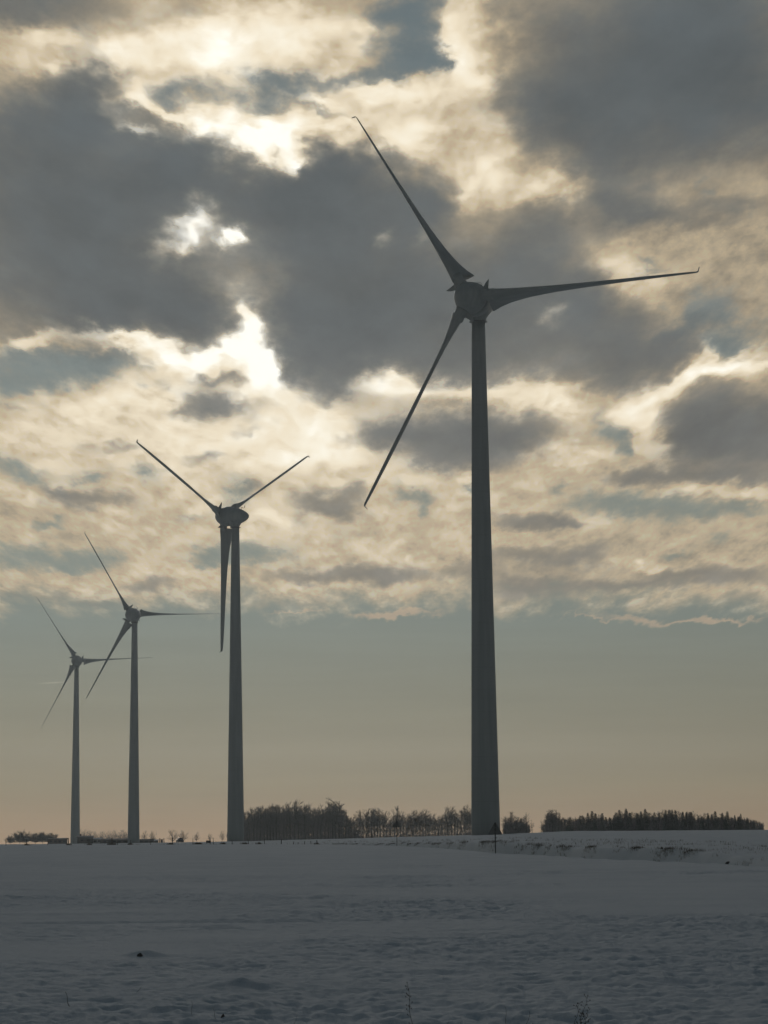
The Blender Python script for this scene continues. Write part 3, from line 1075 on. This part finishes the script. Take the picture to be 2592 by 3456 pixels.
L_front = 'tall bare tree in the front row of the wood left of the nearest turbine'
L_back = 'bare tree deep inside the wood left of the nearest turbine'
# rows of the bare wood; it thins out towards the nearest turbine
X = 818.0
while X < 1600:
    dense = X < 1165 + rngt.uniform(-40, 40)
    i = rngt.randrange(7)
    pr = P_bare[i] if (dense or rngt.random() < .7) else P_thin[rngt.randrange(4)]
    plant(pr, X, rngt.uniform(960, 990), top_at(X) + rngt.uniform(-3, 24), L_front, 'front row of the bare wood', 'tree', hp=14.0, wide=rngt.uniform(.9, 1.25))
    X += rngt.uniform(9, 15) if dense else rngt.uniform(8, 13)
X = 812.0
while X < 1600:
    dense = X < 1165
    if dense or rngt.random() < .95:
        plant(P_bare[rngt.randrange(7)], X, rngt.uniform(1010, 1090), top_at(X) + rngt.uniform(6, 30), L_back, 'trees inside the bare wood', 'tree', hp=14.0, wide=rngt.uniform(.85, 1.15))
    X += rngt.uniform(7, 12) if dense else rngt.uniform(8, 13)
# small copse right of the nearest turbine
for X, tr_, pr, lab in ((1692, 2752, P_bare[0], 'bare tree half hidden by the right side of the nearest turbine tower'), (1702, 2757, P_bare[5], 'lower bare tree filling the left of the small copse right of the nearest turbine'), (1736, 2757, P_bare[6], 'bare tree hemmed in beside the evergreen of the small copse'), (1753, 2752, P_bare[4], 'twiggy bare tree between the evergreen and the wide-limbed tree of the copse'), (1712, 2741, P_bare[3], 'tallest bare tree of the small copse just right of the nearest turbine'), (1727, 2752, P_bare[2], 'dense bare tree in the middle of the small copse right of the nearest turbine'),
                         (1744, 2762, P_con[1], 'dark evergreen in the small copse right of the nearest turbine'), (1762, 2739, P_thin[1], 'open bare tree with wide limbs at the right end of the small copse'), (1781, 2765, P_thin[2], 'thin leaning bare tree standing last in the small copse'), (1811, 2764, P_thin[3], 'slender bare tree alone in the gap before the conifer wood')):
    plant(pr, X, rngt.uniform(760, 790), tr_, lab, 'copse right of the nearest turbine', 'tree', hp=12.0 if pr in P_con else 14.0, wide=1.5)
TOP2 = [(1818, 2775), (1830, 2745), (1839, 2726), (1860, 2732), (1881, 2754), (1930, 2754), (1971, 2738), (2010, 2738), (2054, 2741), (2096, 2731), (2130, 2738), (2156, 2730), (2190, 2735), (2228, 2725), (2276, 2729), (2320, 2735), (2341, 2748), (2371, 2739), (2425, 2737), (2445, 2752), (2461, 2743), (2490, 2754), (2515, 2762), (2545, 2781), (2569, 2788), (2592, 2797)]
ux, uy = zip(*TOP2)
L_cf = 'dark conifer in the front row of the wood on the right horizon'
L_cb = 'conifer standing inside the dark wood on the right horizon'
L_ch = 'bare tree standing among the conifers of the wood on the right horizon'
X = 1816.0
while X < 2556:
    t0 = float(np.interp(X, ux, uy))
    if X < 1880 or rngt.random() < .42:
        plant(P_bare[rngt.randrange(7)], X, rngt.uniform(690, 720), t0 + rngt.uniform(0, 8), L_ch, 'bare trees among the conifers', 'tree', hp=14.0, wide=1.3, sink=.2)
    else:
        plant(P_con[rngt.randrange(4)], X, rngt.uniform(680, 720), t0 + rngt.uniform(-4, 24), L_cf, 'front row of the conifer wood', 'tree', hp=12.0, wide=rngt.uniform(.95, 1.3), sink=.2)
    X += rngt.uniform(8, 14)
X = 1835.0
while X < 2535:
    t0 = float(np.interp(X, ux, uy))
    plant(P_con[rngt.randrange(4)], X, rngt.uniform(730, 790), t0 + rngt.uniform(4, 36), L_cb, 'conifers inside the dark wood', 'tree', hp=12.0, wide=rngt.uniform(1.1, 1.5), sink=.2)
    X += rngt.uniform(9, 14)

# undergrowth closing the foot of both woods
V, Fc = [], []
ru = random.Random(3)
g2 = np.random.default_rng(5)
n1_, n2_, n3_ = 16000, 8000, 2200
Xu = np.concatenate([np.where(g2.random(n1_) < .45, g2.uniform(812, 1600, n1_), 812 + 400 * g2.beta(1, 1.25, n1_)), g2.uniform(1816, 2545, n2_), g2.uniform(1686, 1772, n3_)])
du = np.concatenate([g2.uniform(970, 1080, n1_), g2.uniform(690, 780, n2_), g2.uniform(765, 800, n3_)])
hu = np.concatenate([np.interp(Xu[:n1_], [812, 1100, 1190, 1500, 1600], [5.5, 5.0, 3.2, 3.4, 3.6]), np.interp(Xu[n1_:n1_ + n2_], [1822, 1860, 2500, 2565], [2.2, 3.5, 3.0, .8]), np.interp(Xu[n1_ + n2_:], [1686, 1740, 1772], [3.0, 3.6, 2.0])])
an = (Xu - 1296) / F
xu, yu = du * np.sin(an), du * np.cos(an)
zu = ground_z(xu, yu) + EYE
for x, y, z, hm in zip(xu, yu, zu, hu):
    p = Vector((x, y, z - .2 + ru.random() ** 1.6 * hm))
    strip(V, Fc, p, p + Vector((ru.gauss(0, .35), ru.gauss(0, .35), ru.uniform(.4, 1.2))), .09, ru)
tag(link('undergrowth', mesh_of('undergrowth', V, Fc, M_twig)), kind='stuff')

# far bushes and single trees on the left horizon
for X, tr_, w_, lab in ((46, 2820, 1.0, 'low frosted bush at the far left end of the horizon'), (76, 2808, 1.05, 'tall rounded frosted bush at the left end of the horizon'), (98, 2813, 1.0, 'frosted bush right behind the tall rounded one on the left horizon'),
                        (128, 2815, 1.1, 'frosted bush left in the second clump on the left horizon'), (152, 2809, 1.15, 'tallest frosted bush in the second clump on the left horizon'), (178, 2814, 1.1, 'frosted bush just above the long low shed')):
    plant(P_bush[rngt.randrange(3)], X, rngt.uniform(1180, 1240), tr_, lab, 'frosted bushes on the left horizon', 'bush', hp=5.0, wide=w_)
L_row = 'frosted bare tree in the row behind the farm buildings'
for X, tr_ in ((280, 2801), (295, 2799), (312, 2806), (326, 2808), (340, 2810), (352, 2806), (366, 2805), (378, 2808), (392, 2803), (406, 2804), (420, 2803), (432, 2808)):
    plant(P_round[rngt.randrange(4)], X, rngt.uniform(1500, 1560), tr_, L_row, 'tree row behind the farm buildings', 'tree', hp=6.0, wide=rngt.uniform(.7, .95))
for X, tr_, w_, lab in ((486, 2806, .8, 'frosted bare tree just right of the third turbine tower'), (514, 2805, .8, 'frosted bare tree above the end of the long farm building'), (582, 2802, 1.05, 'large frosted tree left behind the parked car'), (615, 2803, 1.1, 'large frosted tree right behind the parked car'),
                        (660, 2809, .85, 'single frosted tree right of the parked car'), (704, 2813, .7, 'small rounded frosted tree above the dark box in the field'), (745, 2806, .75, 'frosted tree left of the second turbine tower'), (766, 2808, .8, 'frosted tree partly hidden by the second turbine tower')):
    plant(P_round[rngt.randrange(4)], X, rngt.uniform(1050, 1120), tr_, lab, 'single frosted trees on the horizon', 'tree', hp=6.0, wide=w_)

# ------------------------------------------------------------------ farm buildings on the left horizon
M_wall = material('dark_boarding', (.085, .08, .075), .9)
M_brick = material('dark_brick', (.12, .085, .07), .9)
M_roof = material('dark_roof_tiles', (.06, .058, .06), .85)
M_snowroof = material('snowy_roof', (.62, .64, .67), .8)
M_glass = material('window_glass', (.03, .035, .04), .12)
M_pale = material('pale_render', (.5, .5, .47), .85)


def row_z(X, row, d):
    a = ray(X, row)
    return EYE + a[2] / math.hypot(a[0], a[1]) * d


def shed(X0, X1, d, eave_row, ridge_row, label, wall, roof, depth=9, windows=3, door=True, name='farm_building', cat='building', extra=None):
    xa, ya, za = at(X0, d)
    xb, yb, zb = at(X1, d)
    cx, cy, cz = (xa + xb) / 2, (ya + yb) / 2, min(za, zb) - .1
    w = math.hypot(xb - xa, yb - ya)
    he = row_z((X0 + X1) / 2, eave_row, d) - cz
    hr = max(row_z((X0 + X1) / 2, ridge_row, d) - cz, he + .3)
    root = empty(name, (cx, cy, cz), math.atan2(yb - ya, xb - xa))
    tag(root, label, cat, 'farm buildings on the left horizon')
    mb = MB()
    mb.loft([[(-w / 2, 0, -.5), (-w / 2, depth, -.5), (-w / 2, depth, he), (-w / 2, depth / 2, hr - .12), (-w / 2, 0, he)],
             [(w / 2, 0, -.5), (w / 2, depth, -.5), (w / 2, depth, he), (w / 2, depth / 2, hr - .12), (w / 2, 0, he)]])
    link('wall', mb.mesh('wall', wall), root)
    mb = MB()
    o_ = .35
    for sy, y0 in ((-1, -o_), (1, depth + o_)):
        ze = he - (hr - he) * o_ / (depth / 2)
        a_ = [(-w / 2 - .3, y0, ze + .05), (-w / 2 - .3, depth / 2, hr + .05), (-w / 2 - .3, depth / 2, hr - .08), (-w / 2 - .3, y0, ze - .08)]
        mb.loft([a_, [(-p[0], p[1], p[2]) for p in a_]])
    rf = link('roof', mb.mesh('roof', roof), root)
    for i in range(windows):
        x_ = -w / 2 + w * (i + .7) / (windows + .4)
        mb = MB()
        mb.box((x_, -.02, he * .55), (1.3, .10, .9))
        wf = link('window', mb.mesh('window', M_wood), root)
        mb = MB()
        mb.box((x_, -.075, he * .55), (1.1, .02, .72))
        link('pane', mb.mesh('pane', M_glass), wf)
    if door:
        mb = MB()
        mb.box((w * .38, -.03, he * .38), (min(2.2, w * .2), .10, he * .76))
        link('door', mb.mesh('door', M_wood), root)
    if extra:
        mb = MB()
        mb.box((extra * w, depth / 2 + .2, hr + .25), (.7, .7, 1.1))
        link('chimney', mb.mesh('chimney', M_brick), rf)
    return root


shed(169, 233, 1120, 2832, 2828.5, 'low dark shed with a flat roof line left of the farthest turbine', M_brick, M_roof, 8, 4)
shed(266, 317, 1080, 2826, 2820.5, 'tallest dark farm building, just right of the farthest turbine', M_wall, M_roof, 11, 2, extra=-.3)
shed(316, 346, 1090, 2831, 2828, 'small pale shed between the tall barn and the long farm building', M_pale, M_snowroof, 7, 2)
shed(344, 433, 1070, 2834, 2830, 'long low dark farm building left of the third turbine', M_wall, M_roof, 9, 5)
shed(466, 522, 1060, 2835, 2831.5, 'low dark farm building right of the third turbine', M_wall, M_roof, 9, 3)
shed(521, 533, 1050, 2836, 2833.5, 'narrow lean-to shed at the right end of the farm', M_brick, M_snowroof, 6, 1, door=False)

# raised hunting seat: four legs, ladder and box
x, y, z = at(545, 900)
root = empty('raised_hide', (x, y, z - .1))
tag(root, 'spindly raised hide on wooden legs, right of the farm buildings', 'hide')
hh = row_z(545, 2828, 900) - z
for sx, sy in ((-.75, -.6), (.75, -.6), (-.75, .6), (.75, .6)):
    mb = MB()
    mb.tube([(sx * 1.1, sy * 1.1, -.3), (sx, sy, hh)], .075, 6)
    link('leg', mb.mesh('leg', M_wood), root)
mb = MB()
mb.box((0, 0, hh * .42), (.72, 1.0, hh * .62))
mb.box((0, 0, hh * .78), (1.1, 1.2, .09))
link('cabin', mb.mesh('cabin', M_wood), root)
mb = MB()
mb.tube([(-1.0, -1.1, -.1), (-.8, -.7, hh * .9)], .04, 5)
mb.tube([(-.55, -1.1, -.1), (-.35, -.7, hh * .9)], .04, 5)
link('ladder', mb.mesh('ladder', M_wood), root)

# parked car, glinting windscreen
M_car = material('dark_blue_car_paint', (.03, .035, .06), .25)
M_tyre = material('tyre', (.02, .02, .02), .9)
x, y, z = at(605, 800)
root = empty('parked_car', (x, y, z), R(196))
tag(root, 'small dark car parked before the frosted trees, its roof edge glinting', 'car')
body = MB()
prof_ = [(-.95, .22), (-.98, .62), (-.9, .92), (-.72, 1.45), (-.45, 1.60), (.45, 1.60), (.72, 1.45), (.9, .92), (.98, .62), (.95, .22)]
rings = []
for yy, sx, sz in ((-1.95, .90, .52), (-1.85, .97, .60), (-.95, 1.0, .64), (-.2, 1.0, 1.0), (1.2, 1.0, 1.0), (1.85, .97, .70), (1.98, .90, .60)):
    rings.append([(px * sx, yy, .22 + (pz - .22) * (sz if pz > .95 else min(1, sz + .35))) for px, pz in prof_])
body.loft(rings)
link('body', body.mesh('body', M_car), root)
mb = MB()
mb.loft([[(-.72, -.93, .98), (.72, -.93, .98), (.6, -.27, 1.50), (-.6, -.27, 1.50)], [(-.72, -.98, 1.0), (.72, -.98, 1.0), (.6, -.32, 1.53), (-.6, -.32, 1.53)]])
link('windscreen', mb.mesh('windscreen', M_glass), root)
for sx in (-.86, .86):
    for sy in (-1.25, 1.3):
        mb = MB()
        n = 18
        mb.loft([[(sx + xx, sy + r_ * math.cos(2 * math.pi * j / n), .30 + r_ * math.sin(2 * math.pi * j / n)) for j in range(n)] for xx, r_ in ((-.11, .24), (-.1, .31), (.1, .31), (.11, .24))])
        link('wheel', mb.mesh('wheel', M_tyre), root)

# small dark trough in the field by the fence
x, y, z = at(700, 300)
root = empty('feed_trough', (x, y, z))
tag(root, 'small dark feed trough standing by the fence stakes', 'trough')
mb = MB()
mb.loft([[(-.26, -.15, .10), (.26, -.15, .10), (.26, .15, .10), (-.26, .15, .10)], [(-.30, -.2, .40), (.30, -.2, .40), (.30, .2, .40), (-.30, .2, .40)], [(-.26, -.16, .40), (.26, -.16, .40), (.26, .16, .40), (-.26, .16, .40)], [(-.23, -.12, .16), (.23, -.12, .16), (.23, .12, .16), (-.23, .12, .16)]])
link('basin', mb.mesh('basin', M_wood), root)
for sx in (-.22, .22):
    for sy in (-.12, .12):
        mb = MB()
        mb.box((sx, sy, .0), (.05, .05, .22))
        link('leg', mb.mesh('leg', M_wood), root)

# ------------------------------------------------------------------ haze
mh = bpy.data.materials.new('haze')
mh.use_nodes = True
hq = Nodes(mh.node_tree)
ho = hq.n('ShaderNodeOutputMaterial')
pv = hq.n('ShaderNodeVolumePrincipled')
pv.inputs['Color'].default_value = (.82, .93, 1.0, 1)
pv.inputs['Density'].default_value = .00009
pv.inputs['Anisotropy'].default_value = .72
mh.node_tree.links.new(pv.outputs[0], ho.inputs['Volume'])
mb = MB()
mb.box((0, 0, 70), (8300, 8300, 170))
tag(link('haze', mb.mesh('haze', mh)), kind='stuff')
